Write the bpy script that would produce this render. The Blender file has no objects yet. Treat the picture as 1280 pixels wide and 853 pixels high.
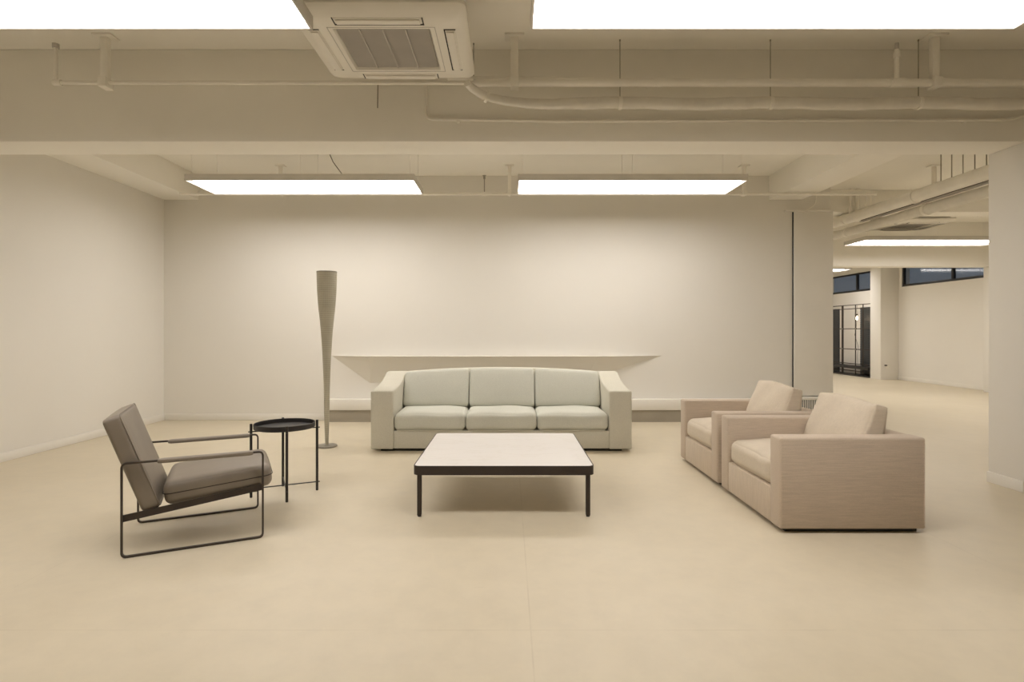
import bpy, bmesh, math, random
from mathutils import Vector, Matrix
random.seed(7)
SC = bpy.context.scene
COL = SC.collection
PI = math.pi

# ------------------------------------------------------------------ materials
MATS = {}
def lin(r, g, b):
    f = lambda c: (c/255/12.92) if c/255 <= .04045 else ((c/255+.055)/1.055)**2.4
    return (f(r), f(g), f(b), 1)

def newmat(name):
    m = bpy.data.materials.new(name); m.use_nodes = True
    nt = m.node_tree
    return m, nt, nt.nodes['Principled BSDF']

def N(nt, t, **kw):
    n = nt.nodes.new(t)
    for k, v in kw.items(): setattr(n, k, v)
    return n

def coords(nt, scale=(1, 1, 1), kind='Object'):
    tc = N(nt, 'ShaderNodeTexCoord'); mp = N(nt, 'ShaderNodeMapping')
    nt.links.new(tc.outputs[kind], mp.inputs['Vector'])
    mp.inputs['Scale'].default_value = scale
    return mp.outputs['Vector']

def noise(nt, vec, scale, detail=4, rough=.5):
    n = N(nt, 'ShaderNodeTexNoise')
    n.inputs['Scale'].default_value = scale; n.inputs['Detail'].default_value = detail
    n.inputs['Roughness'].default_value = rough
    nt.links.new(vec, n.inputs['Vector'])
    return n.outputs['Fac']

def ramp(nt, fac, c0, c1, p0=.3, p1=.7):
    r = N(nt, 'ShaderNodeValToRGB')
    r.color_ramp.elements[0].position = p0; r.color_ramp.elements[1].position = p1
    r.color_ramp.elements[0].color = c0; r.color_ramp.elements[1].color = c1
    nt.links.new(fac, r.inputs['Fac'])
    return r.outputs['Color']

def bump(nt, b, h, strength, dist=.01):
    n = N(nt, 'ShaderNodeBump')
    n.inputs['Strength'].default_value = strength; n.inputs['Distance'].default_value = dist
    nt.links.new(h, n.inputs['Height']); nt.links.new(n.outputs['Normal'], b.inputs['Normal'])

def scl(c, k): return (min(1, c[0]*k), min(1, c[1]*k), min(1, c[2]*k), 1)

def simple(name, col, rough=.5, metal=0., var=.04, nscale=6, bmp=.05, bscale=60, spec=.5):
    m, nt, b = newmat(name)
    v = coords(nt)
    nt.links.new(ramp(nt, noise(nt, v, nscale), scl(col, 1-var), scl(col, 1+var)), b.inputs['Base Color'])
    b.inputs['Roughness'].default_value = rough; b.inputs['Metallic'].default_value = metal
    b.inputs['Specular IOR Level'].default_value = spec
    if bmp: bump(nt, b, noise(nt, v, bscale), bmp, .003)
    MATS[name] = m
    return m

def fabric(name, col, stretch, var=.08, rough=.9, bmp=.35, fine=260):
    """woven cloth: long thin slubs along the unstretched axis plus fine weave"""
    m, nt, b = newmat(name)
    v = coords(nt, stretch)
    n1 = noise(nt, v, 1.0, 3, .6)
    v2 = coords(nt)
    n2 = noise(nt, v2, fine, 2)
    n3 = noise(nt, v2, 3, 3)
    mx = N(nt, 'ShaderNodeMath', operation='ADD'); nt.links.new(n1, mx.inputs[0]); nt.links.new(n2, mx.inputs[1])
    hf = N(nt, 'ShaderNodeMath', operation='MULTIPLY'); nt.links.new(mx.outputs[0], hf.inputs[0]); hf.inputs[1].default_value = .5
    c = ramp(nt, hf.outputs[0], scl(col, 1-var), scl(col, 1+var), .35, .65)
    mix = N(nt, 'ShaderNodeMixRGB', blend_type='MULTIPLY'); mix.inputs['Fac'].default_value = 1
    nt.links.new(c, mix.inputs['Color1'])
    nt.links.new(ramp(nt, n3, (.95, .95, .95, 1), (1, 1, 1, 1)), mix.inputs['Color2'])
    nt.links.new(mix.outputs[0], b.inputs['Base Color'])
    b.inputs['Roughness'].default_value = rough
    b.inputs['Specular IOR Level'].default_value = .2
    b.inputs['Sheen Weight'].default_value = .15
    bump(nt, b, hf.outputs[0], bmp, .002)
    MATS[name] = m
    return m

WALLC = (.765, .742, .69, 1)
simple('wall_paint', WALLC, rough=.75, var=.012, nscale=1.2, bmp=.06, bscale=35, spec=.25)
simple('ceiling_paint', (.88, .855, .79, 1), rough=.8, var=.02, nscale=1.6, bmp=.12, bscale=25, spec=.2)
simple('trim_paint', (.78, .755, .70, 1), rough=.6, var=.02, nscale=3, bmp=.05)
simple('pipe_paint', (.85, .82, .75, 1), rough=.5, var=.05, nscale=5, bmp=.08, bscale=30)
simple('pipe_wrap', (.74, .71, .64, 1), rough=.75, var=.05, nscale=9, bmp=.3, bscale=22)
simple('plastic_white', (.80, .77, .70, 1), rough=.4, var=.01, bmp=0)
simple('plinth_grey', (.33, .295, .235, 1), rough=.55, var=.05, bmp=.03)  # grey mixes the plinth's own tone with shade under the casing
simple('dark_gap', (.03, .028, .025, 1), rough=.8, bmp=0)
simple('black_metal', (.020, .018, .017, 1), rough=.42, var=.1, bmp=.02, bscale=200)
simple('brown_metal', (.045, .034, .028, 1), rough=.45, metal=.3, var=.1, bmp=.02, bscale=200)
simple('frame_metal', (.075, .062, .054, 1), rough=.42, metal=.6, var=.1, bmp=.02, bscale=200)
simple('steel_grey', (.33, .31, .27, 1), rough=.35, metal=.8, var=.05, bmp=.02)
simple('rod_dark', (.30, .27, .22, 1), rough=.6, bmp=0)
simple('grille_dark', (.50, .47, .43, 1), rough=.6, bmp=0)
simple('lamp_housing', (.62, .59, .54, 1), rough=.5, bmp=0)
simple('orange_leather', (.42, .12, .03, 1), rough=.5, var=.15, bmp=.1)
simple('slat_dark', (.055, .06, .065, 1), rough=.5, var=.1, bmp=.05)
simple('window_frame', (.012, .012, .014, 1), rough=.4, bmp=0)
fabric('sofa_fabric', (.60, .575, .485, 1), (120, 60, 120), var=.06)
fabric('sofa_cushion_fabric', (.60, .60, .53, 1), (120, 60, 120), var=.07)
fabric('armchair_linen', (.55, .46, .37, 1), (9, 190, 190), var=.13, bmp=.5)
fabric('armchair_linen_front', (.58, .49, .39, 1), (110, 90, 8), var=.10, bmp=.4)
fabric('armchair_cushion_linen', (.64, .56, .455, 1), (12, 60, 60), var=.06, bmp=.3)

def leather(name, col):
    m, nt, b = newmat(name)
    v = coords(nt)
    nt.links.new(ramp(nt, noise(nt, v, 5, 5), scl(col, .92), scl(col, 1.08)), b.inputs['Base Color'])
    b.inputs['Roughness'].default_value = .45
    vo = N(nt, 'ShaderNodeTexVoronoi'); vo.inputs['Scale'].default_value = 220
    nt.links.new(v, vo.inputs['Vector'])
    bump(nt, b, vo.outputs['Distance'], .12, .001)
    MATS[name] = m
leather('leather_taupe', (.235, .200, .162, 1))

def marble():
    m, nt, b = newmat('marble_top')
    v = coords(nt, (1, 3.2, 1))
    w = noise(nt, v, 2.2, 8, .62)
    a = N(nt, 'ShaderNodeMath', operation='SUBTRACT'); nt.links.new(w, a.inputs[0]); a.inputs[1].default_value = .5
    ab = N(nt, 'ShaderNodeMath', operation='ABSOLUTE'); nt.links.new(a.outputs[0], ab.inputs[0])
    c = ramp(nt, ab.outputs[0], (.745, .715, .685, 1), (.79, .765, .75, 1), 0., .02)
    nt.links.new(c, b.inputs['Base Color'])
    b.inputs['Roughness'].default_value = .38
    MATS['marble_top'] = m
marble()

def lampweave():
    """resin-stiffened cloth shade: grid of horizontal and vertical threads"""
    m, nt, b = newmat('lamp_weave')
    v = coords(nt)
    sp = N(nt, 'ShaderNodeSeparateXYZ'); nt.links.new(v, sp.inputs[0])
    def line(src, f):
        s = N(nt, 'ShaderNodeMath', operation='MULTIPLY'); nt.links.new(src, s.inputs[0]); s.inputs[1].default_value = f
        q = N(nt, 'ShaderNodeMath', operation='SINE'); nt.links.new(s.outputs[0], q.inputs[0])
        return q.outputs[0]
    at = N(nt, 'ShaderNodeMath', operation='ARCTAN2'); nt.links.new(sp.outputs['Y'], at.inputs[0]); nt.links.new(sp.outputs['X'], at.inputs[1])
    h = line(sp.outputs['Z'], 2*PI/.022); g = line(at.outputs[0], 44)
    mx = N(nt, 'ShaderNodeMath', operation='MAXIMUM'); nt.links.new(h, mx.inputs[0]); nt.links.new(g, mx.inputs[1])
    nn = noise(nt, v, 9, 4)
    c = ramp(nt, mx.outputs[0], (.41, .38, .30, 1), (.51, .48, .375, 1), .2, 1.)
    mix = N(nt, 'ShaderNodeMixRGB', blend_type='MULTIPLY'); mix.inputs['Fac'].default_value = 1
    nt.links.new(c, mix.inputs['Color1']); nt.links.new(ramp(nt, nn, (.86, .86, .86, 1), (1, 1, 1, 1)), mix.inputs['Color2'])
    nt.links.new(mix.outputs[0], b.inputs['Base Color'])
    b.inputs['Roughness'].default_value = .55
    bump(nt, b, mx.outputs[0], .25, .001)
    MATS['lamp_weave'] = m
lampweave()

def floor_mat():
    """sealed micro-cement with large slabs and hairline joints"""
    m, nt, b = newmat('floor_cement')
    v = coords(nt)
    n1 = noise(nt, v, .9, 6, .55); n2 = noise(nt, v, 7, 6, .65)
    base = ramp(nt, n1, (.61, .54, .41, 1), (.655, .585, .455, 1))
    det = ramp(nt, n2, (.94, .94, .94, 1), (1.0, 1.0, 1.0, 1), .3, .6)
    mix = N(nt, 'ShaderNodeMixRGB', blend_type='MULTIPLY'); mix.inputs['Fac'].default_value = 1
    nt.links.new(base, mix.inputs['Color1']); nt.links.new(det, mix.inputs['Color2'])
    sp = N(nt, 'ShaderNodeSeparateXYZ'); nt.links.new(v, sp.inputs[0])
    def joint(src, off, period, half):
        a = N(nt, 'ShaderNodeMath', operation='SUBTRACT'); nt.links.new(src, a.inputs[0]); a.inputs[1].default_value = off - period*50 - period/2
        q = N(nt, 'ShaderNodeMath', operation='MODULO'); nt.links.new(a.outputs[0], q.inputs[0]); q.inputs[1].default_value = period
        s = N(nt, 'ShaderNodeMath', operation='SUBTRACT'); nt.links.new(q.outputs[0], s.inputs[0]); s.inputs[1].default_value = period/2
        t = N(nt, 'ShaderNodeMath', operation='ABSOLUTE'); nt.links.new(s.outputs[0], t.inputs[0])
        l = N(nt, 'ShaderNodeMath', operation='LESS_THAN'); nt.links.new(t.outputs[0], l.inputs[0]); l.inputs[1].default_value = half
        return l.outputs[0]
    jx = joint(sp.outputs['X'], .088, 2.4, .003); jy = joint(sp.outputs['Y'], 2.265, 2.4, .003)
    mj = N(nt, 'ShaderNodeMath', operation='MAXIMUM'); nt.links.new(jx, mj.inputs[0]); nt.links.new(jy, mj.inputs[1])
    msk = ramp(nt, noise(nt, v, 3.1, 5), (0, 0, 0, 1), (.24, .24, .24, 1), .38, .62)
    mm = N(nt, 'ShaderNodeMath', operation='MULTIPLY'); nt.links.new(mj.outputs[0], mm.inputs[0]); nt.links.new(msk, mm.inputs[1])
    # scattered stains
    st = ramp(nt, noise(nt, coords(nt, (1, 2.2, 1)), 2.7, 9, .7), (0, 0, 0, 1), (.22, .22, .22, 1), .64, .76)
    mx2 = N(nt, 'ShaderNodeMath', operation='MAXIMUM'); nt.links.new(mm.outputs[0], mx2.inputs[0]); nt.links.new(st, mx2.inputs[1])
    fin = N(nt, 'ShaderNodeMixRGB', blend_type='MIX')
    nt.links.new(mx2.outputs[0], fin.inputs['Fac']); nt.links.new(mix.outputs[0], fin.inputs['Color1'])
    fin.inputs['Color2'].default_value = (.36, .30, .21, 1)
    nt.links.new(fin.outputs[0], b.inputs['Base Color'])
    r = N(nt, 'ShaderNodeMapRange'); nt.links.new(n2, r.inputs['Value']); r.inputs['To Min'].default_value = .36; r.inputs['To Max'].default_value = .5
    nt.links.new(r.outputs[0], b.inputs['Roughness'])
    b.inputs['Specular IOR Level'].default_value = .45
    bump(nt, b, n2, .04, .004)
    MATS['floor_cement'] = m
floor_mat()

def emit(name, col, s):
    m, nt, b = newmat(name)
    b.inputs['Base Color'].default_value = (.8, .8, .8, 1)
    b.inputs['Emission Color'].default_value = col; b.inputs['Emission Strength'].default_value = s
    MATS[name] = m
emit('diffuser', (1, .95, .905, 1), 10.05)
emit('bulb_glow', (1, .72, .45, 1), 40)

def glass():
    m, nt, b = newmat('window_glass')
    b.inputs['Base Color'].default_value = (.75, .8, .85, 1)
    b.inputs['Transmission Weight'].default_value = 1; b.inputs['Roughness'].default_value = .06; b.inputs['IOR'].default_value = 1.45
    MATS['window_glass'] = m
glass()

# ------------------------------------------------------------------ mesh helpers
def smooth_by_angle(me, ang=40):
    for p in me.polygons: p.use_smooth = True
    bm = bmesh.new(); bm.from_mesh(me)
    for e in bm.edges:
        if len(e.link_faces) == 2 and e.calc_face_angle(0) > math.radians(ang): e.smooth = False
    bm.to_mesh(me); bm.free()

def obj(name, bm, mat, parent=None, ang=40, smooth=True):
    bmesh.ops.recalc_face_normals(bm, faces=bm.faces)
    me = bpy.data.meshes.new(name); bm.to_mesh(me); bm.free()
    me.materials.append(MATS[mat])
    if smooth: smooth_by_angle(me, ang)
    o = bpy.data.objects.new(name, me); COL.objects.link(o)
    if parent: o.parent = parent
    return o

def thing(name, label, cat, loc=(0, 0, 0), rz=0, group=None):
    o = bpy.data.objects.new(name, None); COL.objects.link(o)
    o.empty_display_size = .1
    o.location = loc; o.rotation_euler = (0, 0, rz)
    o['label'] = label; o['category'] = cat
    if group: o['group'] = group
    return o

def struct(name, bm, mat, label, cat, smooth=True):
    o = obj(name, bm, mat, smooth=smooth); o['kind'] = 'structure'; o['label'] = label; o['category'] = cat
    return o

def copy_tree(o, parent=None):
    c = o.copy(); COL.objects.link(c)
    if parent: c.parent = parent
    for ch in [x for x in list(bpy.data.objects) if x.parent == o]:
        copy_tree(ch, c)
    return c

def box(bm, x0, x1, y0, y1, z0, z1, bev=0., seg=2, M=None):
    t = bmesh.new()
    vs = [t.verts.new((x, y, z)) for z in (z0, z1) for (x, y) in ((x0, y0), (x1, y0), (x1, y1), (x0, y1))]
    for f in ((0, 3, 2, 1), (4, 5, 6, 7), (0, 1, 5, 4), (1, 2, 6, 5), (2, 3, 7, 6), (3, 0, 4, 7)):
        t.faces.new([vs[i] for i in f])
    if bev: bmesh.ops.bevel(t, geom=list(t.edges), offset=bev, segments=seg, profile=.5, affect='EDGES')
    if M is not None: bmesh.ops.transform(t, matrix=M, verts=t.verts)
    merge(bm, t)
    return bm

def merge(bm, t):
    me = bpy.data.meshes.new('tmp'); t.to_mesh(me); t.free(); bm.from_mesh(me); bpy.data.meshes.remove(me)

def prism(bm, pts, axis, a0, a1, bev=0., seg=2):
    """extrude polygon pts (2D) along axis between a0 and a1"""
    t = bmesh.new()
    def P(p, a):
        return {'x': (a, p[0], p[1]), 'y': (p[0], a, p[1]), 'z': (p[0], p[1], a)}[axis]
    A = [t.verts.new(P(p, a0)) for p in pts]; B = [t.verts.new(P(p, a1)) for p in pts]
    n = len(pts)
    t.faces.new(A); t.faces.new(B[::-1])
    for i in range(n): t.faces.new([A[i], B[i], B[(i+1) % n], A[(i+1) % n]])
    bmesh.ops.recalc_face_normals(t, faces=t.faces)
    if bev: bmesh.ops.bevel(t, geom=list(t.edges), offset=bev, segments=seg, profile=.5, affect='EDGES')
    merge(bm, t); return bm

def cyl(bm, p0, p1, r0, r1=None, n=24, caps=True):
    p0, p1 = Vector(p0), Vector(p1); r1 = r0 if r1 is None else r1
    d = (p1-p0).normalized(); a = d.orthogonal().normalized(); b = d.cross(a)
    A = []; B = []
    for i in range(n):
        t = 2*PI*i/n; u = a*math.cos(t)+b*math.sin(t)
        A.append(bm.verts.new(p0+u*r0)); B.append(bm.verts.new(p1+u*r1))
    for i in range(n): bm.faces.new([A[i], A[(i+1) % n], B[(i+1) % n], B[i]])
    if caps: bm.faces.new(A[::-1]); bm.faces.new(B)
    return bm

def fillet(pts, r, seg=6):
    pts = [Vector(p) for p in pts]; out = [pts[0]]
    for i in range(1, len(pts)-1):
        a = (pts[i-1]-pts[i]); b = (pts[i+1]-pts[i])
        rr = min(r, a.length*.49, b.length*.49)
        p0 = pts[i]+a.normalized()*rr; p1 = pts[i]+b.normalized()*rr
        for k in range(seg+1):
            t = k/seg
            out.append(p0*(1-t)**2+pts[i]*2*t*(1-t)+p1*t*t)
    out.append(pts[-1]); return out

def tube(bm, pts, r, n=14, rad=None):
    """round tube through points, parallel transported"""
    pts = [Vector(p) for p in pts]
    T = []
    for i in range(len(pts)):
        a = pts[max(0, i-1)]; b = pts[min(len(pts)-1, i+1)]; T.append((b-a).normalized())
    u = T[0].orthogonal().normalized(); rings = []
    for i, p in enumerate(pts):
        u = (u-T[i]*u.dot(T[i])).normalized(); w = T[i].cross(u)
        rr = rad(i/(len(pts)-1)) if rad else r
        rings.append([bm.verts.new(p+(u*math.cos(2*PI*k/n)+w*math.sin(2*PI*k/n))*rr) for k in range(n)])
    for a, b in zip(rings, rings[1:]):
        for k in range(n): bm.faces.new([a[k], a[(k+1) % n], b[(k+1) % n], b[k]])
    bm.faces.new(rings[0][::-1]); bm.faces.new(rings[-1])
    return bm

def bar_path(bm, pts, nrm, wid, thk, closed=False):
    """flat bar swept along pts lying in the plane with normal nrm; wid along nrm, thk in plane"""
    pts = [Vector(p) for p in pts]; nrm = Vector(nrm).normalized(); m = len(pts); rings = []
    for i, p in enumerate(pts):
        if closed: a, b = pts[(i-1) % m], pts[(i+1) % m]
        else: a, b = pts[max(0, i-1)], pts[min(m-1, i+1)]
        t = (b-a).normalized(); s = t.cross(nrm)
        rings.append([bm.verts.new(p+s*sx*thk/2+nrm*sn*wid/2) for sx, sn in ((-1, -1), (1, -1), (1, 1), (-1, 1))])
    R = range(m if closed else m-1)
    for i in R:
        a, b = rings[i], rings[(i+1) % m]
        for k in range(4): bm.faces.new([a[k], a[(k+1) % 4], b[(k+1) % 4], b[k]])
    if not closed: bm.faces.new(rings[0][::-1]); bm.faces.new(rings[-1])
    return bm

def lathe(bm, prof, n=48, c=(0, 0, 0), cap0=True, cap1=True):
    rings = []
    for r, z in prof:
        rings.append([bm.verts.new((c[0]+r*math.cos(2*PI*k/n), c[1]+r*math.sin(2*PI*k/n), c[2]+z)) for k in range(n)])
    for a, b in zip(rings, rings[1:]):
        for k in range(n): bm.faces.new([a[k], a[(k+1) % n], b[(k+1) % n], b[k]])
    if cap0: bm.faces.new(rings[0][::-1])
    if cap1: bm.faces.new(rings[-1])
    return bm

def cushion(hx, hy, hz, r, crown=0., side=0., n=14, fn=None, M=None, rz=None):
    """soft rounded box centred on origin; crown bulges +-z, side bulges +-x/+-y"""
    bm = bmesh.new()
    par = [math.sin(PI/2*(-1+2*i/n)) for i in range(n+1)]
    cache = {}
    rz = rz or r
    def V(p):
        key = tuple(round(c, 6) for c in p)
        if key in cache: return cache[key]
        q = [p[0]*hx, p[1]*hy, p[2]*hz]
        inner = [max(-(h-r), min(h-r, c)) for c, h in zip(q, (hx, hy, hz))]
        d = Vector([a-b for a, b in zip(q, inner)])
        pos = Vector(inner)+(d.normalized()*r if d.length > 1e-9 else d)
        x, y, z = p
        fx = (1-x*x); fy = (1-y*y); fz = (1-z*z)
        pos.z += (1 if z > 0 else -1)*crown*abs(z)*(max(fx, 0)**.6)*(max(fy, 0)**.6)
        pos.x += x*side*max(fy, 0)**.7*max(fz, 0)**.7
        pos.y += y*side*max(fx, 0)**.7*max(fz, 0)**.7
        if fn: pos = Vector(fn(pos, p))
        v = bm.verts.new(pos); cache[key] = v; return v
    for ax in range(3):
        for s in (-1, 1):
            for i in range(n):
                for j in range(n):
                    q = []
                    for a, b in ((i, j), (i+1, j), (i+1, j+1), (i, j+1)):
                        c = [0, 0, 0]; c[ax] = s; c[(ax+1) % 3] = par[a]; c[(ax+2) % 3] = par[b]
                        q.append(V(c))
                    try: bm.faces.new(q if s > 0 else q[::-1])
                    except ValueError: pass
    if M is not None: bmesh.ops.transform(bm, matrix=M, verts=bm.verts)
    return bm

# ------------------------------------------------------------------ dimensions of the place (metres, camera at the origin)
LX = -4.64; RX = 9.6; BY = 7.6; FARY = 17.2; NEARY = -4.6; H = 3.29

# ------------------------------------------------------------------ room shell
b = bmesh.new(); box(b, LX-.2, RX+.2, NEARY-.2, FARY+.2, -.15, 0)
struct('floor', b, 'floor_cement', 'beige sealed cement floor with faint joints', 'floor', smooth=False)
b = bmesh.new(); box(b, LX-.2, RX+.2, NEARY-.2, FARY+.2, H, H+.2)
struct('ceiling', b, 'ceiling_paint', 'off-white painted concrete ceiling slab', 'ceiling', smooth=False)
b = bmesh.new(); box(b, LX-.2, LX, NEARY, BY+.2, 0, H)
struct('wall_left', b, 'wall_paint', 'plain cream wall along the left side', 'wall', smooth=False)
b = bmesh.new(); box(b, LX-.2, 4.33, BY, BY+.2, 0, H)
struct('wall_back', b, 'wall_paint', 'long cream wall behind the sofa', 'wall', smooth=False)
b = bmesh.new(); box(b, LX-.2, RX+.2, NEARY-.2, NEARY, 0, H)
struct('wall_front', b, 'wall_paint', 'cream wall facing the sofa', 'wall', smooth=False)
b = bmesh.new(); box(b, 4.13, RX+.2, FARY, FARY+.2, 0, H)
struct('wall_far', b, 'wall_paint', 'cream end wall of the far room', 'wall', smooth=False)
b = bmesh.new(); box(b, 4.13, 4.33, BY+.2, FARY, 0, H)
struct('wall_inner', b, 'wall_paint', 'cream side wall of the far room behind the back wall', 'wall', smooth=False)
# right wall with two high strip windows
WZ0, WZ1 = 2.28, 2.80
b = bmesh.new()
box(b, RX, RX+.2, NEARY, FARY, 0, WZ0); box(b, RX, RX+.2, NEARY, FARY, WZ1, H)
box(b, RX, RX+.2, NEARY, 11.15, WZ0, WZ1); box(b, RX, RX+.2, 13.8, 14.35, WZ0, WZ1); box(b, RX, RX+.2, 17.0, FARY, WZ0, WZ1)
struct('wall_right', b, 'wall_paint', 'cream wall with high strip windows at far right', 'wall', smooth=False)

def window(nm, y0, y1, muls, label):
    w = bpy.data.objects.new(nm, None); COL.objects.link(w); w['kind'] = 'structure'; w['label'] = label; w['category'] = 'window'
    b = bmesh.new(); x0, x1 = RX+.02, RX+.08; t = .045
    box(b, x0, x1, y0, y1, WZ0, WZ0+t+.01, .004); box(b, x0, x1, y0, y1, WZ1-t, WZ1, .004)
    box(b, x0, x1, y0, y0+t, WZ0+t, WZ1-t, .004); box(b, x0, x1, y1-t, y1, WZ0+t, WZ1-t, .004)
    obj('window_frame', b, 'window_frame', w)
    for m in muls:
        b = bmesh.new(); box(b, x0-.004, x1, m-.03, m+.03, WZ0+t, WZ1-t, .004); obj('mullion', b, 'window_frame', w)
    ed = [y0+t]+muls+[y1-t]
    for a, c in zip(ed, ed[1:]):
        b = bmesh.new(); box(b, x0+.026, x0+.032, a, c, WZ0+t, WZ1-t); obj('pane', b, 'window_glass', w, smooth=False)
window('window_1', 11.15, 13.8, [12.25], 'black-framed strip window high on the far right wall, nearer one')
window('window_2', 14.35, 17.0, [15.62], 'black-framed strip window above the metal rack')

# beams and pillars
def beam(nm, x0, x1, y0, y1, z0, z1, label, cat='beam', mat='ceiling_paint'):
    b = bmesh.new(); box(b, x0, x1, y0, y1, z0, z1, .006, 2)
    struct(nm, b, mat, label, cat)
beam('trim_1', LX, RX, 4.187, 4.5, 2.605, H, 'deep painted beam crossing the room above the coffee table')
beam('trim_2', LX, -4.17, 4.5, BY, 2.965, H, 'shallow beam along the left wall')
beam('trim_3', 3.50, 3.95, 4.5, BY, 2.965, H, 'shallow beam running to the right end of the back wall')
beam('trim_4', 4.33, RX, 8.37, 8.70, 2.965, H, 'shallow beam crossing beyond the opening')
beam('trim_5', 4.33, RX, 10.85, 11.15, 2.448, H, 'deep beam over the far room in front of strip windows')
beam('trim_6', 3.82, 4.45, 4.187, 4.5, 0, 2.605, 'cream pillar at the right edge under the deep beam', 'pillar', 'wall_paint')
beam('trim_7', 9.37, RX, 10.75, 11.15, 0, 2.448, 'narrow cream pillar on far right wall, nearer one', 'pillar', 'wall_paint')
beam('trim_8', 9.15, RX, 13.9, 14.3, 0, H, 'cream pillar on far right wall beside the metal rack', 'pillar', 'wall_paint')
beam('trim_9', 4.33, RX, 14.0, 14.3, 3.0, H, 'shallow beam over the far pillar')
# boarded pilaster at the right end of the back wall
b = bmesh.new(); box(b, 3.825, 4.345, BY-.035, BY, .33, 2.80, .004)
struct('trim_10', b, 'trim_paint', 'flat boarded strip at the right end of the back wall', 'panel')
b = bmesh.new(); box(b, 3.813, 3.825, BY-.012, BY, .33, 2.80)
struct('trim_11', b, 'dark_gap', 'narrow dark joint left of the boarded strip', 'joint')
b = bmesh.new(); box(b, 3.70, 4.36, BY-.05, BY, 2.80, 2.825, .004)
struct('trim_12', b, 'trim_paint', 'thin ledge on top of the boarded strip', 'ledge')

# baseboards
def baseboard(nm, x0, x1, y0, y1, label):
    b = bmesh.new(); box(b, x0, x1, y0, y1, 0, .085, .004); struct(nm, b, 'trim_paint', label, 'baseboard')
baseboard('baseboard_left', LX, LX+.014, NEARY, BY, 'cream baseboard along the left wall')
baseboard('baseboard_back', LX+.014, -2.42, BY-.014, BY, 'cream baseboard at the back wall left of lamp')
baseboard('baseboard_pillar', 3.806, 3.82, 4.18, 4.5, 'cream baseboard on the right pillar')
baseboard('baseboard_right', RX-.014, RX, 11.15, 13.9, 'cream baseboard along the far right wall')

# low convector casing along the foot of the back wall
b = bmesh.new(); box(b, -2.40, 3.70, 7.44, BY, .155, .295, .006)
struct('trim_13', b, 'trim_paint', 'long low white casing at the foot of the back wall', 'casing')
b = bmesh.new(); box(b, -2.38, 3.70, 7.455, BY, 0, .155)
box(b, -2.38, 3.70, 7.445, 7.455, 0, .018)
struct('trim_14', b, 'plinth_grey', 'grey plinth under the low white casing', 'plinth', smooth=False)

# tapered ledge on the back wall behind the sofa
b = bmesh.new()
top = [(-2.38, BY), (-1.86, BY-.21), (1.18, BY-.21), (2.06, BY)]
zt, zb = .868, .778
T = [b.verts.new((x, y, zt)) for x, y in top]
F = [b.verts.new(p) for p in ((-1.82, BY-.155, zb), (1.13, BY-.155, zb))]
L = [b.verts.new(p) for p in ((-1.87, BY, .50), (1.02, BY, .50), (1.40, BY, .67))]
Tk = [b.verts.new((x, BY+.02, z)) for x, z in ((-2.38, zt), (2.06, zt), (1.40, .67), (1.02, .50), (-1.87, .50))]
b.faces.new([Tk[0], T[0], T[1], T[2], T[3], Tk[1]])
b.faces.new([T[1], F[0], F[1], T[2]])
b.faces.new([T[0], F[0], T[1]]); b.faces.new([T[2], F[1], T[3]])
b.faces.new([F[0], L[0], L[1], F[1]]); b.faces.new([T[0], L[0], F[0]])
b.faces.new([F[1], L[1], L[2]]); b.faces.new([F[1], L[2], T[3]])
b.faces.new([T[0], Tk[0], Tk[4], L[0]]); b.faces.new([L[0], Tk[4], Tk[3], L[1]]); b.faces.new([L[1], Tk[3], Tk[2], L[2]]); b.faces.new([L[2], Tk[2], Tk[1], T[3]])
b.faces.new([Tk[0], Tk[1], Tk[2], Tk[3], Tk[4]])
struct('trim_15', b, 'wall_paint', 'long faceted wall projection tapering to points behind the sofa', 'ledge', smooth=False)

# ------------------------------------------------------------------ vent grille in the casing right of the armchairs
t = thing('vent_grille', 'small slatted vent grille at the foot of the boarded strip', 'vent', (4.03, BY-.02, 0))
b = bmesh.new(); box(b, -.26, .26, -.14, 0, .29, .32, .004); box(b, -.26, .26, -.14, 0, .0, .05, .004)
box(b, -.26, -.235, -.14, 0, .05, .29); box(b, .235, .26, -.14, 0, .05, .29); obj('frame', b, 'trim_paint', t)
b = bmesh.new()
for k in range(17):
    x = -.225+k*.028; box(b, x-.006, x+.006, -.135, -.12, .05, .29)
obj('slats', b, 'trim_paint', t, smooth=False)
b = bmesh.new(); box(b, -.235, .235, -.05, -.04, .05, .29); obj('back_plate', b, 'dark_gap', t, smooth=False)

# ------------------------------------------------------------------ ceiling light panels
LW, LD = 2.42, .60
def make_light():
    t = thing('ceiling_light', '', 'ceiling light')
    b = bmesh.new(); w, d = LW/2, LD/2
    box(b, -w-.012, w+.012, -d-.012, -d, 0, .07, .002); box(b, -w-.012, w+.012, d, d+.012, 0, .07, .002)
    box(b, -w-.012, -w, -d, d, 0, .07, .002); box(b, w, w+.012, -d, d, 0, .07, .002)
    box(b, -w, w, -d, d, .06, .07)
    obj('housing', b, 'lamp_housing', t)
    b = bmesh.new(); box(b, -w, w, -d, d, .034, .042); obj('diffuser', b, 'diffuser', t, smooth=False)
    return t
light0 = make_light()
def add_wires(t, z, cord=False):
    hh = H-z
    for x, y in ((-1.17, -.27), (-1.17, .27), (0, -.27), (0, .27), (1.17, -.27), (1.17, .27)):
        b = bmesh.new(); cyl(b, (x, y, .07), (x, y, hh), .0022, n=8); cyl(b, (x, y, hh-.02), (x, y, hh), .01, n=12)
        obj('wire', b, 'pipe_paint', t)
    if cord:
        b = bmesh.new(); tube(b, [(.42, .05, .07), (.36, .05, .15), (.25, .04, .30), (.17, .03, hh)], .005, n=8)
        obj('power_cord', b, 'rod_dark', t)
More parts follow.
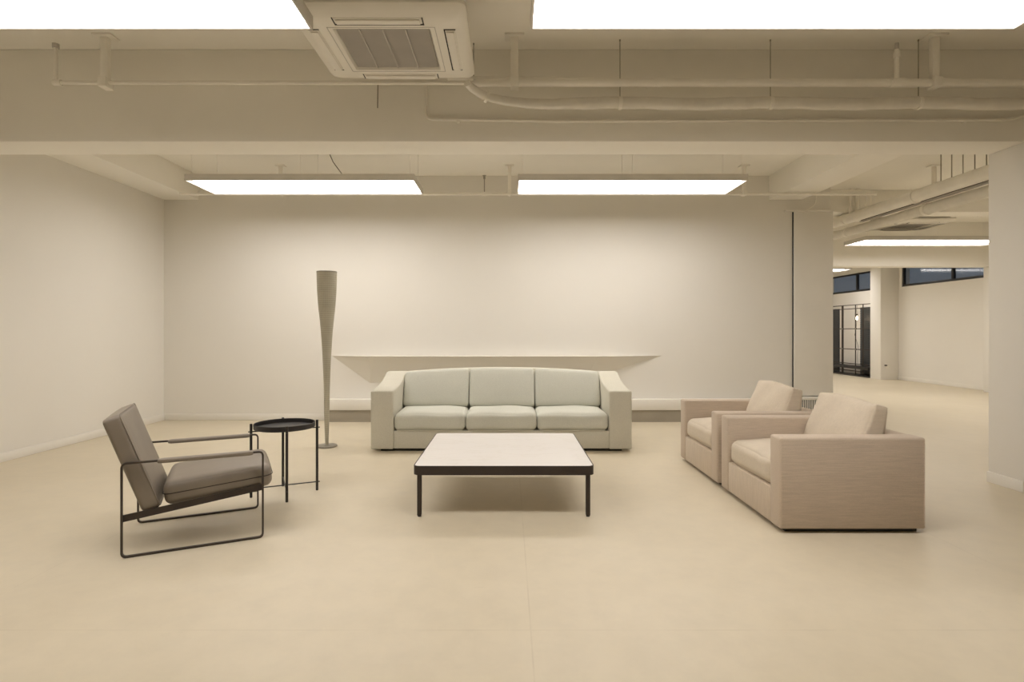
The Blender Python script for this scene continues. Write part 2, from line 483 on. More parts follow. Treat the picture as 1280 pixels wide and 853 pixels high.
specs = [  # cx, cy, z, label
    (-2.225, 6.31, 2.80, 'flat white light panel over the floor lamp, left of the two at the back', True),
    (1.32, 6.31, 2.80, 'flat white light panel over the sofa, right of the two at the back', False),
    (-2.21, 2.54, 2.72, 'nearest white light panel at top left, left of the air conditioner', False),
    (1.33, 2.54, 2.72, 'nearest white light panel at top right, right of the air conditioner', False),
    (7.11, 9.62, 2.70, 'white light panel in the far room under big pipes', False),
    (7.68, 14.95, 2.80, 'farthest light panel, a sliver beneath the far beam', False),
    (7.54, 6.31, 2.80, 'unseen repeat of the light panels in the right bay, kept for its light', False),  # out of view, repeated from the panel layout to light the floor there
    (5.75, 12.75, 2.80, 'unseen light panel added behind the beam to brighten the far room', False)]  # added fill for the far room, hidden by the beam
for i, (x, y, z, lab, cord) in enumerate(specs):
    t = light0 if i == 0 else copy_tree(light0)
    t.location = (x, y, z); t['label'] = lab; t['group'] = 'suspended light panels'
for t, s in zip([o for o in COL.objects if o.parent is None and o.name.startswith('ceiling_light')], specs):
    add_wires(t, s[2], s[4])

# ------------------------------------------------------------------ cassette air conditioners
def make_ac():
    t = thing('air_conditioner', 'white ceiling cassette air conditioner between the two nearest light panels', 'air conditioner', group='ceiling air conditioners')
    W, D = .474, .426
    def rr(w, d, r, z, n=6):
        out = []
        for cx, cy, a0 in ((w-r, d-r, 0), (-w+r, d-r, PI/2), (-w+r, -d+r, PI), (w-r, -d+r, 3*PI/2)):
            for k in range(n+1):
                a = a0+PI/2*k/n; out.append((cx+r*math.cos(a), cy+r*math.sin(a), z))
        return out
    b = bmesh.new()
    rings = [rr(W, D, .05, .065), rr(W, D, .05, .042), rr(W-.012, D-.012, .045, .028), rr(W-.07, D-.07, .03, 0), rr(.27, .245, .01, 0), rr(.26, .235, .005, .012), rr(.26, .235, .005, .035)]
    R = [[b.verts.new(p) for p in ring] for ring in rings]
    for a, c in zip(R, R[1:]):
        for k in range(len(a)): b.faces.new([a[k], a[(k+1) % len(a)], c[(k+1) % len(c)], c[k]])
    b.faces.new(R[0]); b.faces.new(R[-1])
    obj('panel', b, 'plastic_white', t)
    # dark seam around the intake and corner covers
    b = bmesh.new()
    for y in (-.262, .262): box(b, -.295, .295, y-.002, y+.002, -.0015, .003)
    for x in (-.295, .295): box(b, x-.002, x+.002, -.262, .262, -.0015, .003)
    obj('seam', b, 'grille_dark', t, smooth=False)
    b = bmesh.new(); box(b, -.255, .255, -.23, .23, .02, .026)
    for k in range(60):
        y = -.226+k*.452/59; box(b, -.255, .255, y-.0022, y+.0022, .012, .02)
    for x in (-.128, 0, .128): box(b, x-.0035, x+.0035, -.23, .23, .005, .02)
    obj('intake_grille', b, 'grille_dark', t, smooth=False)
    for k in range(4):
        M = Matrix.Rotation(k*PI/2, 4, 'Z'); off = (D if k % 2 == 0 else W)-.098
        b = bmesh.new(); box(b, -.235, .235, off-.028, off+.028, -.004, .004, .003, M=M)
        box(b, -.225, .225, off-.022, off+.02, -.012, -.004, .003, M=M)
        lv = obj('louver', b, 'plastic_white', t)
        b = bmesh.new()
        if k in (2, 3): box(b, -.242, .242, off-(.042 if k == 2 else .035), off-.0285, -.003, .003, M=M)
        box(b, -.242, -.237, off-.03, off+.03, -.003, .003, M=M)
        if k in (0, 1): obj('air_slot', b, 'dark_gap', lv, smooth=False); b = bmesh.new()
        box(b, .237, .242, off-.03, off+.03, -.003, .003, M=M)
        obj('air_slot', b, 'dark_gap', lv, smooth=False)
    b = bmesh.new(); box(b, -.40, .40, -.38, .38, .05, .31, .01)
    obj('body', b, 'lamp_housing', t)
    for x in (-.36, .36):
        for y in (-.3, .3):
            b = bmesh.new(); cyl(b, (x, y, .31), (x, y, H-2.86), .006, n=8); obj('hanger_rod', b, 'rod_dark', t)
    return t
ac = make_ac(); ac.location = (-.70, 3.347, 2.86)
ac2 = copy_tree(ac); ac2.location = (6.62, 9.35, 2.93); ac2['label'] = 'smaller-looking cassette air conditioner above the far light panel'
for o in [x for x in COL.objects if x.parent == ac2 and x.name.startswith('hanger_rod')]: o.scale = (1, 1, (H-2.93)/(H-2.86)); 

# ------------------------------------------------------------------ pipes in front of the beam
def post(parent, x, y, z0, w=.026, name='support_post'):
    b = bmesh.new(); box(b, x-w, x+w, y-.02, y+.02, z0, H-.012, .003); box(b, x-w*2.6, x+w*2.6, y-.05, y+.05, H-.014, H, .003)
    box(b, x-w*1.15, x+w*1.15, y-.045, y+.045, z0-.02, z0+.05, .006)
    return obj(name, b, 'pipe_paint', parent)
def rod(parent, x, y, z0, r=.003, mat='rod_dark'):
    b = bmesh.new(); cyl(b, (x, y, z0), (x, y, H), r, n=8); cyl(b, (x, y, H-.01), (x, y, H), r*1.8, n=10)
    return obj('hanger_rod', b, mat, parent)
def clamp(parent, p0, p1, r, mat='pipe_paint', name='clamp'):
    b = bmesh.new(); cyl(b, p0, p1, r, n=20); return obj(name, b, mat, parent)
PY = 4.0
def zz(y, Y): return 1.2+(414-y)*Y/706
def xx(x, Y): return (x-636)*Y/706

zp = zz(103.5, PY)
t = thing('ceiling_pipe', 'long straight white pipe across the front of the deep beam, full width', 'pipe', group='pipes under the ceiling')
b = bmesh.new(); xl = xx(75, PY)
tube(b, fillet([(xl-.03, PY, zz(58, PY)), (xl-.03, PY, zp), (xx(592, PY), PY, zp)], .03), .0135); obj('pipe_run', b, 'pipe_paint', t)
b = bmesh.new(); tube(b, [(xx(592, PY), PY, zp), (5.6, PY, zp)], .027, n=18); obj('thick_pipe_run', b, 'pipe_paint', t)
clamp(t, (xl-.03, PY, zz(60, PY)), (xl-.03, PY, zz(55, PY)), .022, 'grille_dark', 'end_cap')
clamp(t, (xl-.045, PY, zp), (xl+.01, PY, zp), .021, name='coupling')
for px in (132, 643, 1168): post(t, xx(px, PY), PY, zp-.02)
clamp(t, (xx(1112, PY), PY, zp), (xx(1130, PY), PY, zp), .031, name='coupling')
clamp(t, (xx(597, PY), PY, zp), (xx(603, PY), PY, zp), .029, name='coupling')
b = bmesh.new(); x = xx(1121, PY); tube(b, [(x, PY, zp), (x, PY, zz(62, PY))], .017); obj('riser', b, 'pipe_paint', t)
clamp(t, (x, PY, zz(64, PY)), (x, PY, zz(54, PY)), .012, 'grille_dark', 'end_cap')
clamp(t, (x, PY, zz(72, PY)), (x, PY, zz(66, PY)), .023, name='coupling')

# thin pipe just above and behind, right part
YB = 4.10
t = thing('ceiling_pipe', 'thin pipe tucked just behind the main straight pipe, right of the air conditioner', 'pipe', group='pipes under the ceiling')
b = bmesh.new(); tube(b, [(xx(560, YB), YB, zz(98, YB)), (xx(640, YB), YB, zz(97.5, YB)), (xx(900, YB), YB, zz(101, YB)), (xx(1150, YB), YB, zz(107.5, YB)), (5.6, YB, zz(109, YB))], .014, n=12)
obj('pipe_run', b, 'pipe_paint', t)
rod(t, xx(592, YB), YB, zz(100, YB), .003)

# wrapped pipe, sagging between its hangers
YI = 4.05
t = thing('ceiling_pipe', 'thick wrapped pipe sagging between dark rods below the straight pipe', 'pipe', group='pipes under the ceiling')
P = [(584, 104, 3.80), (590, 110, 3.85), (600, 117, 3.90), (612, 122, 3.95), (630, 126, 4.0), (660, 129.5, YI)]
for k in range(60):
    px = 690+k*(1290-690)/59
    P.append((px, 129.3+.9*math.sin((px-775)/188*2*PI+PI/2)*-1+.4*math.sin(px*.13), YI))
b = bmesh.new(); tube(b, [(xx(px, Y), Y, zz(py, Y)) for px, py, Y in P]+[(5.6, YI, zz(129.5, YI))], .038, n=20, rad=lambda s: .024+.017*min(1, s*7)+.0012*math.sin(s*90))
obj('pipe_run', b, 'pipe_wrap', t)
for px in (775, 963, 1148):
    x = xx(px, YI); rod(t, x, YI, zz(122, YI))
    clamp(t, (x-.012, YI, zz(129, YI)), (x+.012, YI, zz(129, YI)), .0455)
clamp(t, (xx(607, 3.93), 3.93, zz(120.5, 3.93)), (xx(610, 3.93), 3.935, zz(121.5, 3.93)), .04)

# thin conduit on the beam face
YC = 4.165
t = thing('ceiling_pipe', 'thinnest conduit clipped along the lower part of the deep beam face', 'pipe', group='pipes under the ceiling')
b = bmesh.new(); tube(b, fillet([(xx(533, YC), YC, zz(108, YC)), (xx(533, YC), YC, zz(149, YC)), (xx(700, YC), YC, zz(151.5, YC)), (xx(1262, YC), YC, zz(150, YC)), (xx(1285, YC), YC, zz(142, YC)), (xx(1300, YC), YC, zz(110, YC))], .05), .0115, n=12)
obj('pipe_run', b, 'pipe_paint', t)
for px in (573, 834, 1206): clamp(t, (xx(px, YC)-.012, YC+.006, zz(151, YC)), (xx(px, YC)+.012, YC+.006, zz(151, YC)), .0155)
t = thing('hanging_cable', 'short thin cable dropping from the main pipe left of the conduit', 'cable', (xx(472, YC), YC, 0))
b = bmesh.new(); tube(b, [(0, 0, zz(135, YC)), (.002, 0, zz(108, YC)), (0, .01, zz(104, YC))], .004, n=8); obj('cable', b, 'rod_dark', t)

# ------------------------------------------------------------------ sprinkler pipe by the back wall
YS = 7.13; zs = zz(242.5, YS)
t = thing('ceiling_pipe', 'slim sprinkler pipe running level near the top of the back wall', 'pipe', group='pipes under the ceiling')
b = bmesh.new(); tube(b, fillet([(xx(225, YS), YS, zs), (xx(1087, YS), YS, zs), (xx(1095, YS), YS, zs)], .02), .019, n=14); obj('pipe_run', b, 'pipe_paint', t)
for px in (351, 637, 930): post(t, xx(px, YS), YS, zs, .022)
b = bmesh.new(); x = xx(605.5, YS)
cyl(b, (x, YS, zs), (x, YS, zs+.20), .006, n=10); cyl(b, (x, YS, zs+.19), (x, YS, zs+.23), .014, n=12); cyl(b, (x, YS, zs+.228), (x, YS, zs+.232), .024, n=16)
obj('sprinkler_head', b, 'steel_grey', t)
clamp(t, (x-.03, YS, zs), (x+.03, YS, zs), .026, name='coupling')
# cable bent down the wall near the boarded strip
t = thing('wall_cable', 'thin cable bending down from the pipe above the boarded strip', 'cable', (0, 0, 0))
b = bmesh.new(); Yw = 7.56
tube(b, fillet([(xx(1021, Yw), Yw, zz(243, Yw)), (xx(1020, Yw), Yw, zz(256, Yw)), (xx(1008, Yw), Yw, zz(263, Yw)), (xx(988, Yw), Yw, zz(264, Yw))], .06), .005, n=8); obj('cable', b, 'pipe_paint', t)
# vertical conduits beyond the opening
for k, (px, r, lab) in enumerate(((1063, .02, 'slim upright conduit beside the big pipe bend, left of two'), (1072, .028, 'upright conduit beside the big pipe bend, right of two'))):
    Yv = 8.30; t = thing('ceiling_conduit', lab, 'pipe', (xx(px, Yv), Yv, 0), group='upright conduits past the opening')
    b = bmesh.new(); cyl(b, (0, 0, 2.88), (0, 0, H), r, n=14); obj('pipe_run', b, 'pipe_paint', t)
    b = bmesh.new(); cyl(b, (0, 0, 2.97), (0, 0, 3.0), r*1.4, n=14); obj('coupling', b, 'pipe_paint', t)

# ------------------------------------------------------------------ big pipes over the opening
def bigpipe(X, Z, r, y1, lab, xend, rods, mat):
    t = thing('ceiling_pipe', lab, 'pipe', group='pipes under the ceiling')
    b = bmesh.new(); tube(b, fillet([(X, 4.55, Z), (X, y1, Z), (xend, y1, Z)], .2, 10), r, n=26); obj('pipe_run', b, mat, t)
    for yy in (5.6, 7.0, y1-.35): clamp(t, (X, yy, Z), (X, yy+.05, Z), r+.009)
    for yy in rods: rod(t, X-.01, yy, Z+r-.01, .006)
    return t
t = bigpipe(5.06, 2.875, .078, 8.80, 'thick upper white pipe running through the opening under dark rods', 4.34, (5.97, 6.12, 6.28, 6.44, 6.60), 'pipe_paint')
b = bmesh.new(); tube(b, fillet([(4.42, 7.92, 3.15), (5.05, 7.92, 3.15), (5.05, 7.92, 2.93)], .05), .036, n=16); obj('branch_pipe', b, 'pipe_paint', t)
clamp(t, (5.05, 7.92, 2.95), (5.05, 7.92, 2.985), .052, name='flange')
bigpipe(5.20, 2.715, .066, 9.0, 'thick lower pipe running parallel under the upper one in the opening', 4.34, (5.2,), 'pipe_wrap')
t = thing('pipe_shade', 'thin dark bar in place of the shade between the two thick pipes', 'shade bar', (0, 0, 0))  # dark bar put in for the shade under the upper pipe
b = bmesh.new(); box(b, 5.15, 5.21, 4.55, 8.3, 2.800, 2.815, .003); obj('shade_bar', b, 'grille_dark', t)
b = bmesh.new(); tube(b, [(5.18, 4.6, 2.826), (5.175, 6, 2.825), (5.185, 8.3, 2.826)], .012, n=8); obj('cable', b, 'black_metal', t)  # black strand, part of the same added shade line
t = thing('ceiling_hanger', 'small white T-shaped hanger on ceiling beyond the opening', 'hanger', (5.37, 7.13, 0))
b = bmesh.new(); box(b, -.02, .02, -.02, .02, H-.26, H-.01, .003); box(b, -.07, .07, -.05, .05, H-.014, H, .003); obj('post', b, 'pipe_paint', t)
b = bmesh.new(); box(b, -.03, .03, -.03, .03, H-.30, H-.25, .003); obj('bracket', b, 'pipe_paint', t)
Yf = 8.95
t = thing('ceiling_pipe', 'slim level pipe crossing behind the thick pipes in far room', 'pipe', group='pipes under the ceiling')
b = bmesh.new(); tube(b, [(5.6, Yf, zz(270, Yf)), (9.55, Yf, zz(269, Yf))], .017, n=12); obj('pipe_run', b, 'pipe_paint', t)
for px in (1194, 1222): rod(t, xx(px, Yf), Yf, zz(271, Yf), .005)

# ------------------------------------------------------------------ floor lamp
t = thing('floor_lamp', 'tall grey woven flute-shaped floor lamp on round steel base', 'floor lamp', (-1.888, 5.86, 0))
b = bmesh.new(); lathe(b, [(.10, 0), (.104, .004), (.104, .012), (.098, .018), (.02, .022)], 56); obj('base', b, 'steel_grey', t)
b = bmesh.new()
prof = [(.017, .022), (.0185, .08), (.0245, .262), (.0305, .61), (.041, .893), (.054, 1.125), (.070, 1.316), (.085, 1.45), (.0955, 1.593), (.1005, 1.72), (.1025, 1.814)]
def cr(p, s):  # catmull-rom resample
    out = []
    for i in range(len(p)-1):
        a = p[max(0, i-1)]; c = p[i]; d = p[i+1]; e = p[min(len(p)-1, i+2)]
        for k in range(s):
            u = k/s
            out.append(tuple(.5*((2*c[j])+(-a[j]+d[j])*u+(2*a[j]-5*c[j]+4*d[j]-e[j])*u*u+(-a[j]+3*c[j]-3*d[j]+e[j])*u**3) for j in (0, 1)))
    out.append(p[-1]); return out
pr = cr(prof, 4)
lathe(b, pr+[(r-.004, z) for r, z in pr[::-1] if z > 1.2], 64, cap1=True)
obj('lamp_shade', b, 'lamp_weave', t, ang=60)
b = bmesh.new(); lathe(b, [(.0985, 1.806), (.1035, 1.806), (.1035, 1.818), (.0985, 1.818), (.0985, 1.806)], 64, cap0=False, cap1=False); obj('rim', b, 'steel_grey', t)

# ------------------------------------------------------------------ sofa
SX, SY = -.075, 6.04
t = thing('sofa', 'pale grey-green three-seat sofa with curved back behind the coffee table', 'sofa', (SX, SY, 0))
hw = 1.297; aw = .226; f0 = -.44; bk = .43
armp = [(f0, .025), (f0, .605), (-.30, .613), (-.10, .635), (.08, .668), (.20, .708), (.29, .742), (bk-.02, .745), (bk, .72), (bk, .025)]
for s in (-1, 1):
    b = bmesh.new(); a0, a1 = sorted((s*(hw-aw), s*hw)); prism(b, armp, 'x', a0, a1, .016, 3); obj('arm', b, 'sofa_fabric', t, ang=35)
b = bmesh.new(); box(b, -(hw-aw), hw-aw, f0+.015, bk-.02, .03, .205, .008); obj('base', b, 'sofa_fabric', t)
# curved back shell
def crown(x): return .742+.048*(1-(x/1.10)**2)
b = bmesh.new(); n = 28; X0 = -(hw-aw); W = 2*(hw-aw)
prof = lambda x: [(.27, .2), (.285, crown(x)-.035), (.30, crown(x)-.008), (.325, crown(x)), (bk-.03, crown(x)), (bk-.005, crown(x)-.02), (bk, .03), (.27, .03)]
rings = [[b.verts.new((X0+W*i/n, y, z)) for y, z in prof(X0+W*i/n)] for i in range(n+1)]
for A, B in zip(rings, rings[1:]):
    for k in range(len(A)): b.faces.new([A[k], A[(k+1) % len(A)], B[(k+1) % len(B)], B[k]])
b.faces.new(rings[0]); b.faces.new(rings[-1][::-1]); obj('backrest', b, 'sofa_fabric', t)
cw = (2*(hw-aw)-.012)/3
for k in (-1, 0, 1):
    cx = k*(cw+.003)
    rnd = random.Random(k+5)
    a1 = rnd.uniform(-.5, .5)
    def fs(p, q, a1=a1):
        return (p.x, p.y, p.z+.004*math.sin(5*q[0]+a1)*math.sin(3*q[1]+1))
    b = cushion(cw/2-.002, .335, .085, .045, crown=.020, side=.006, fn=fs, M=Matrix.Translation((cx, f0+.34, .295)))
    o = obj('seat_cushion', b, 'sofa_cushion_fabric', t, ang=80)
    # welt at the front lower edge
    b = bmesh.new(); tube(b, [(cx-cw/2+.03, f0+.012, .212), (cx, f0+.002, .210), (cx+cw/2-.03, f0+.012, .212)], .004, n=8); obj('piping', b, 'sofa_fabric', o)
    M = Matrix.Translation((cx, .175, .560)) @ Matrix.Rotation(math.radians(-22), 4, 'X')
    def fb(p, q, cx=cx):
        up = (q[2]+1)/2
        z = p.z+(crown(cx+p.x)-.765)*up
        return (p.x, p.y-.012*math.sin(PI*up)*(1 if q[1] < 0 else 0), z)
    b = cushion(cw/2-.003, .08, .205, .035, crown=.0, side=.004, fn=fb, M=M)
    o = obj('back_cushion', b, 'sofa_cushion_fabric', t, ang=80)
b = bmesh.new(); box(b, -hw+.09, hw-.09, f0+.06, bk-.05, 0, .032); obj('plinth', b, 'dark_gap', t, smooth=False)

# ------------------------------------------------------------------ coffee table
t = thing('coffee_table', 'low square coffee table with white marble top and dark brown frame', 'coffee table', (-.033, 4.215, 0))
hwT = .584
def rrect(h, r, n=8):
    out = []
    for cx, cy, a0 in ((h-r, h-r, 0), (-h+r, h-r, PI/2), (-h+r, -h+r, PI), (h-r, -h+r, 3*PI/2)):
        for k in range(n+1):
            a = a0+PI/2*k/n; out.append((cx+r*math.cos(a), cy+r*math.sin(a)))
    return out
o_ = rrect(hwT, .045); i_ = rrect(hwT-.006, .039)
b = bmesh.new()
R = [[b.verts.new((x, y, z)) for x, y in ring] for ring, z in ((o_, .272), (o_, .331), (i_, .331), (i_, .272))]
for a, c in zip(R, R[1:]+R[:1]):
    for k in range(len(a)): b.faces.new([a[k], a[(k+1) % len(a)], c[(k+1) % len(c)], c[k]])
obj('frame', b, 'brown_metal', t)
b = bmesh.new(); prism(b, rrect(hwT-.007, .038), 'z', .312, .333, .002, 1); obj('tabletop', b, 'marble_top', t)
for sx in (-1, 1):
    for sy in (-1, 1):
        b = bmesh.new(); x, y = sx*(hwT-.039), sy*(hwT-.025)
        box(b, x-.014, x+.014, y-.014, y+.014, .008, .312, .003); l = obj('leg', b, 'brown_metal', t)
        b = bmesh.new(); cyl(b, (x, y, 0), (x, y, .008), .012, n=16); obj('foot', b, 'black_metal', l)

# ------------------------------------------------------------------ pink-beige armchairs
def make_armchair():
    t = thing('armchair', '', 'armchair', group='square linen armchairs')
    D, hw, aw, hz = .866, .466, .135, .568
    for s in (-1, 1):
        b = bmesh.new(); a0, a1 = sorted((s*(hw-aw), s*hw)); box(b, 0, D, a0, a1, .025, hz, .016, 3); a = obj('arm', b, 'armchair_linen', t)
        b = bmesh.new(); yy = s*(hw+.0005)
        tube(b, [(D-.012, yy, .05), (D-.012, yy, hz-.03)], .003, n=6); obj('seam', b, 'armchair_linen', a)
    b = bmesh.new(); box(b, .003, D-.12, -(hw-aw), hw-aw, .027, .242, .010); obj('base', b, 'armchair_linen_front', t)
    b = bmesh.new(); box(b, D-.125, D-.002, -(hw-aw), hw-aw, .027, hz-.004, .014, 3); obj('backrest', b, 'armchair_linen', t)
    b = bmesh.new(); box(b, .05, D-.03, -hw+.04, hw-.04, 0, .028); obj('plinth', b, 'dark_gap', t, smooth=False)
    def fs(p, q):
        g = .010*math.exp(-((q[1]+.15-.35*q[0])**2)/.012)*(1 if q[2] > 0 else 0)
        return (p.x, p.y, p.z-g+.004*math.sin(4*q[0]+2*q[1]))
    b = cushion(.335, hw-aw-.003, .082, .05, crown=.035, side=.006, n=18, fn=fs, M=Matrix.Translation((.345, 0, .325)))
    obj('seat_cushion', b, 'armchair_cushion_linen', t, ang=80)
    def fb(p, q):
        # pinched pillow corners and soft dents
        belly = max(0, 1-q[1]**2)**.8*max(0, 1-q[2]**2)**.8
        ear = (abs(q[1])**6)*(abs(q[2])**6)
        x = p.x*(.80+.50*belly)*(1-.32*q[2])+.004*math.sin(6*q[1]+3*q[2])
        z = p.z+.010*math.sin(2.6*q[1]+.9)*(q[2]+1)/2+.012*ear*(1 if q[2] > 0 else -1)
        z += .010*max(0, 1-q[1]**2)*(1 if q[2] > 0 else 0)*abs(q[2])**4
        y = p.y+(1 if q[1] > 0 else -1)*.006*ear-.006*q[1]*max(0, 1-q[2]**2)*abs(q[1])
        return (x, y, z)
    M = Matrix.Translation((.655, 0, .558)) @ Matrix.Rotation(math.radians(14), 4, 'Y')
    b = cushion(.085, .325, .19, .034, n=22, fn=fb, M=M)
    obj('back_cushion', b, 'armchair_cushion_linen', t, ang=80)
    return t
ch = make_armchair(); ch.location = (1.604, 3.806, 0); ch['label'] = 'square pinkish-beige linen armchair nearest the camera at right'
ch2 = copy_tree(ch); ch2.location = (1.604, 4.815, 0); ch2['label'] = 'square pinkish-beige linen armchair behind the nearer one, closer to the back wall'

# ------------------------------------------------------------------ lounge chair with steel frame
ANG = math.atan2(.445, .896)
t = thing('lounge_chair', 'taupe leather lounge chair with thin dark steel frame at left', 'lounge chair', (-1.870, 3.401, 0), ANG)
hd, hv, ht = .3415, .304, .50
for s in (-1, 1):
    y = s*hv; c = [(-hd, 0.006), (hd, 0.006), (hd, ht), (-hd, ht)]
    loop = []
    for i in range(4):
        p = Vector((c[i][0], y, c[i][1])); a = Vector((c[i-1][0], y, c[i-1][1])); d = Vector((c[(i+1) % 4][0], y, c[(i+1) % 4][1]))
        r = .025; p0 = p+(a-p).normalized()*r; p1 = p+(d-p).normalized()*r
        for k in range(7):
            u = k/6; loop.append(p0*(1-u)**2+p*2*u*(1-u)+p1*u*u)
    b = bmesh.new(); bar_path(b, loop, (0, 1, 0), .018, .010, closed=True); fr = obj('side_frame', b, 'frame_metal', t)
    b = bmesh.new(); bar_path(b, [(-hd, y-s*.014, .205), (hd, y-s*.014, .292)], (0, 1, 0), .008, .036); obj('seat_rail', b, 'brown_metal', t)
    b = cushion(.235, .019, .012, .008, side=.001, n=8, M=Matrix.Translation((.055, y-s*.004, ht-.003))); obj('armrest_pad', b, 'leather_taupe', t, ang=70)
# cross bars under seat and behind back
for u, z in ((.30, .272), (-.20, .214)):
    b = bmesh.new(); box(b, u-.012, u+.012, -hv+.01, hv-.01, z-.005, z+.005, .002); obj('cross_bar', b, 'brown_metal', t)
tilt = math.atan2(.046, .5)
Ms = Matrix.Translation((.118, 0, .326)) @ Matrix.Rotation(-tilt, 4, 'Y')
def fseat(p, q): return (p.x, p.y, p.z-.010*(1-q[1]**2)*max(0, -q[0])*0)
b = cushion(.274, .276, .064, .040, crown=.012, side=.006, n=16, fn=fseat, M=Ms); o = obj('seat_cushion', b, 'leather_taupe', t, ang=80)
def loop_rr(hx, hy, r, z, M, n=6):
    pts = []
    for cx, cy, a0 in ((hx-r, hy-r, 0), (-hx+r, hy-r, PI/2), (-hx+r, -hy+r, PI), (hx-r, -hy+r, 3*PI/2)):
        for k in range(n+1):
            a = a0+PI/2*k/n; pts.append(M @ Vector((cx+r*math.cos(a), cy+r*math.sin(a), z)))
    return pts+[pts[0]]
b = bmesh.new(); tube(b, loop_rr(.281, .281, .05, .004, Ms), .0028, n=6); obj('piping', b, 'brown_metal', o)
bt = math.atan2(.185, .51)
Mb = Matrix.Translation((-.303, 0, .487)) @ Matrix.Rotation(-bt, 4, 'Y')
b = cushion(.045, .277, .271, .020, crown=.003, side=.003, n=16, M=Mb); o = obj('back_cushion', b, 'leather_taupe', t, ang=80)
Mc = Mb @ Matrix.Rotation(PI/2, 4, 'Y')
b = bmesh.new(); tube(b, loop_rr(.271, .274, .022, .041, Mc), .0028, n=6); obj('piping', b, 'leather_taupe', o)

# ------------------------------------------------------------------ tray side table
t = thing('side_table', 'small round black tray table beside the lounge chair', 'side table', (-1.651, 4.163, 0), math.radians(25))
b = bmesh.new(); r = .213
lathe(b, [(.001, .488), (r-.004, .488), (r, .492), (r, .524), (r-.003, .526), (r-.006, .524), (r-.006, .497), (.001, .495)], 72); obj('tray', b, 'black_metal', t)
for k in range(4):
    a = k*PI/2; x, y = .2265*math.cos(a), .2265*math.sin(a)
    b = bmesh.new(); lathe(b, [(.0085, 0), (.0095, .003), (.0095, .527), (.0085, .531)], 20, (x, y, 0)); obj('leg', b, 'black_metal', t)
for k in range(2):
    a = k*PI/2; c, s = math.cos(a), math.sin(a)
    for z in (.064+.009*k, .474+.007*k):
        b = bmesh.new(); q = .246; cyl(b, (-q*c, -q*s, z), (q*c, q*s, z), .0042, n=12); obj('cross_bar', b, 'black_metal', t)

# ------------------------------------------------------------------ far room: metal rack on black base with hanging bulb
RXX = 9.27
t = thing('metal_rack', 'open metal grid rack on a black base by the far wall', 'rack', (RXX, 15.4, 0))
b = bmesh.new(); box(b, -.12, .22, -1.0, 1.05, .20, .27, .006); box(b, -.08, .2, -.95, 1.0, .0, .04, .004)
obj('base', b, 'black_metal', t)
for yy in (-.62, -.30, .26, .31, .95):
    b = bmesh.new(); cyl(b, (0, yy, 0), (0, yy, 1.91), .013, n=10); obj('post', b, 'brown_metal', t)
for z in (.13, .32, .71, 1.26, 1.80, 1.90):
    b = bmesh.new(); cyl(b, (0, -1.0, z), (0, 1.05, z), .011, n=10); obj('rail', b, 'brown_metal', t)
for yy in (-.30, .31):
    for z in (.71, 1.26):
        b = bmesh.new(); cyl(b, (-.02, yy, z), (.02, yy, z), .028, n=12); obj('joint', b, 'steel_grey', t)
for y0, y1, lab in ((14.93, 15.38, 'dark louvred shutter on the wall behind rack, right one'), (16.38, 16.95, 'dark louvred shutter on the wall behind rack, left one')):
    t = thing('wall_shutter', lab, 'shutter', (RX, (y0+y1)/2, 0), group='dark shutters behind the rack')
    h = (y1-y0)/2
    b = bmesh.new(); box(b, -.03, 0, -h, h, .02, 1.84, .004); obj('panel', b, 'slat_dark', t)
    b = bmesh.new()
    for k in range(30): box(b, -.045, -.028, -h+.02, h-.02, .06+k*.059, .09+k*.059)
    obj('slats', b, 'slat_dark', t, smooth=False)
t = thing('hanging_bulb', 'small glowing bulb hanging on a black cord inside the metal rack', 'light bulb', (9.34, 15.15, 0))
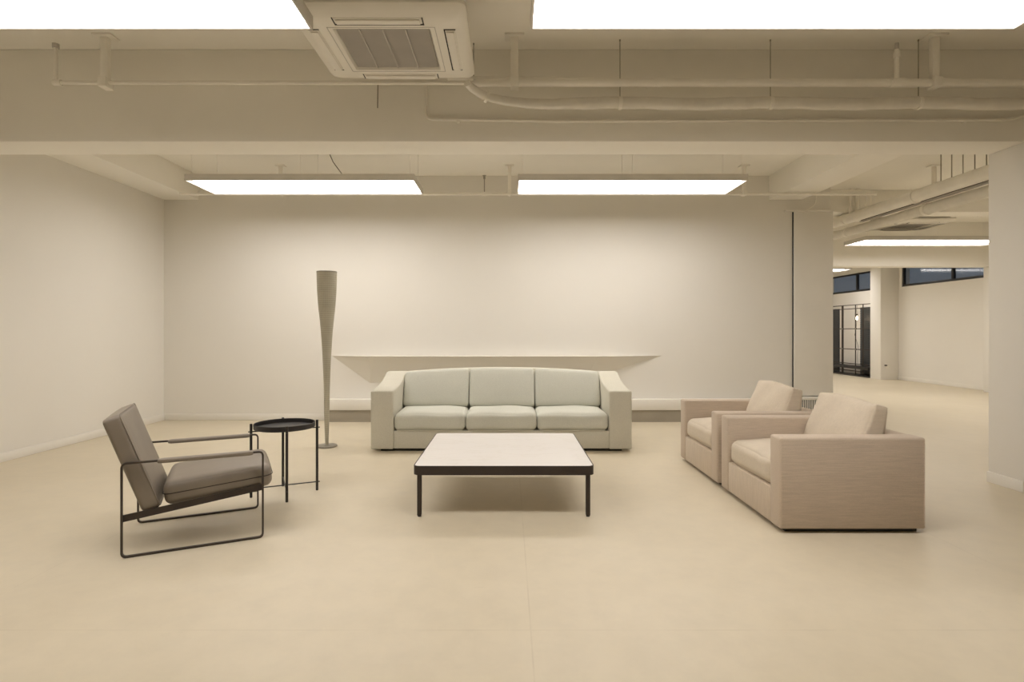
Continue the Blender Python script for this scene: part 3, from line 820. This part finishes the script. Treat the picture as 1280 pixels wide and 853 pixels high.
b = bmesh.new(); tube(b, [(0, 0, 1.885), (0, .01, 1.75), (0, 0, 1.60)], .004, n=6); tube(b, [(0, 0, 1.6), (.01, .04, 1.35), (0, .10, 1.1), (.01, -.03, .8), (0, -.02, .5), (0, -.03, .33)], .004, n=6); obj('cord', b, 'black_metal', t)
b = bmesh.new(); lathe(b, [(.010, .07), (.012, .05), (.024, .02), (.026, 0), (.019, -.02), (.003, -.026)], 20, (0, 0, 1.53)); obj('bulb', b, 'bulb_glow', t)
b = bmesh.new(); cyl(b, (0, 0, 1.60), (0, 0, 1.66), .017, n=14); obj('socket', b, 'black_metal', t)
t = thing('orange_board', 'small orange-brown leather panel hung on the rack, at its left end', 'panel', (9.20, 16.25, 0))
b = bmesh.new(); box(b, -.015, .015, -.17, .17, .80, 1.16, .008); obj('panel', b, 'orange_leather', t)
b = bmesh.new(); cyl(b, (0, -.15, 1.165), (0, .15, 1.165), .008, n=10); box(b, 0, .055, -.01, .01, 1.16, 1.172); obj('hanger', b, 'black_metal', t)
t = thing('wall_socket', 'small white socket with black plug on the far pillar', 'socket', (9.30, 13.895, .33))
b = bmesh.new(); box(b, -.045, .045, -.012, .004, -.045, .045, .004); obj('plate', b, 'plastic_white', t)
b = bmesh.new(); box(b, -.07, -.02, -.05, -.012, .01, .04, .005); obj('plug', b, 'black_metal', t)

# ------------------------------------------------------------------ world: dusk outside the strip windows
w = bpy.data.worlds.new('World'); SC.world = w; w.use_nodes = True
bg = w.node_tree.nodes['Background']; bg.inputs['Color'].default_value = (.34, .42, .52, 1); bg.inputs['Strength'].default_value = .24

# ------------------------------------------------------------------ camera
cam = bpy.data.cameras.new('camera'); co = bpy.data.objects.new('camera', cam); COL.objects.link(co)
co.location = (0, 0, 1.2); co.rotation_euler = (PI/2, 0, 0)
cam.sensor_width = 36; cam.lens = 706/1280*36; cam.shift_x = 4/1280; cam.shift_y = -12.5/1280
cam.clip_start = .05; cam.clip_end = 100
SC.camera = co
SC.view_settings.view_transform = 'Standard'; SC.view_settings.look = 'None'
SC.view_settings.gamma = 1; SC.view_settings.use_curve_mapping = False
SC.view_settings.exposure = 0
SC.cycles.max_bounces = 12; SC.cycles.diffuse_bounces = 8; SC.cycles.sample_clamp_indirect = 4
SC.cycles.use_denoising = True
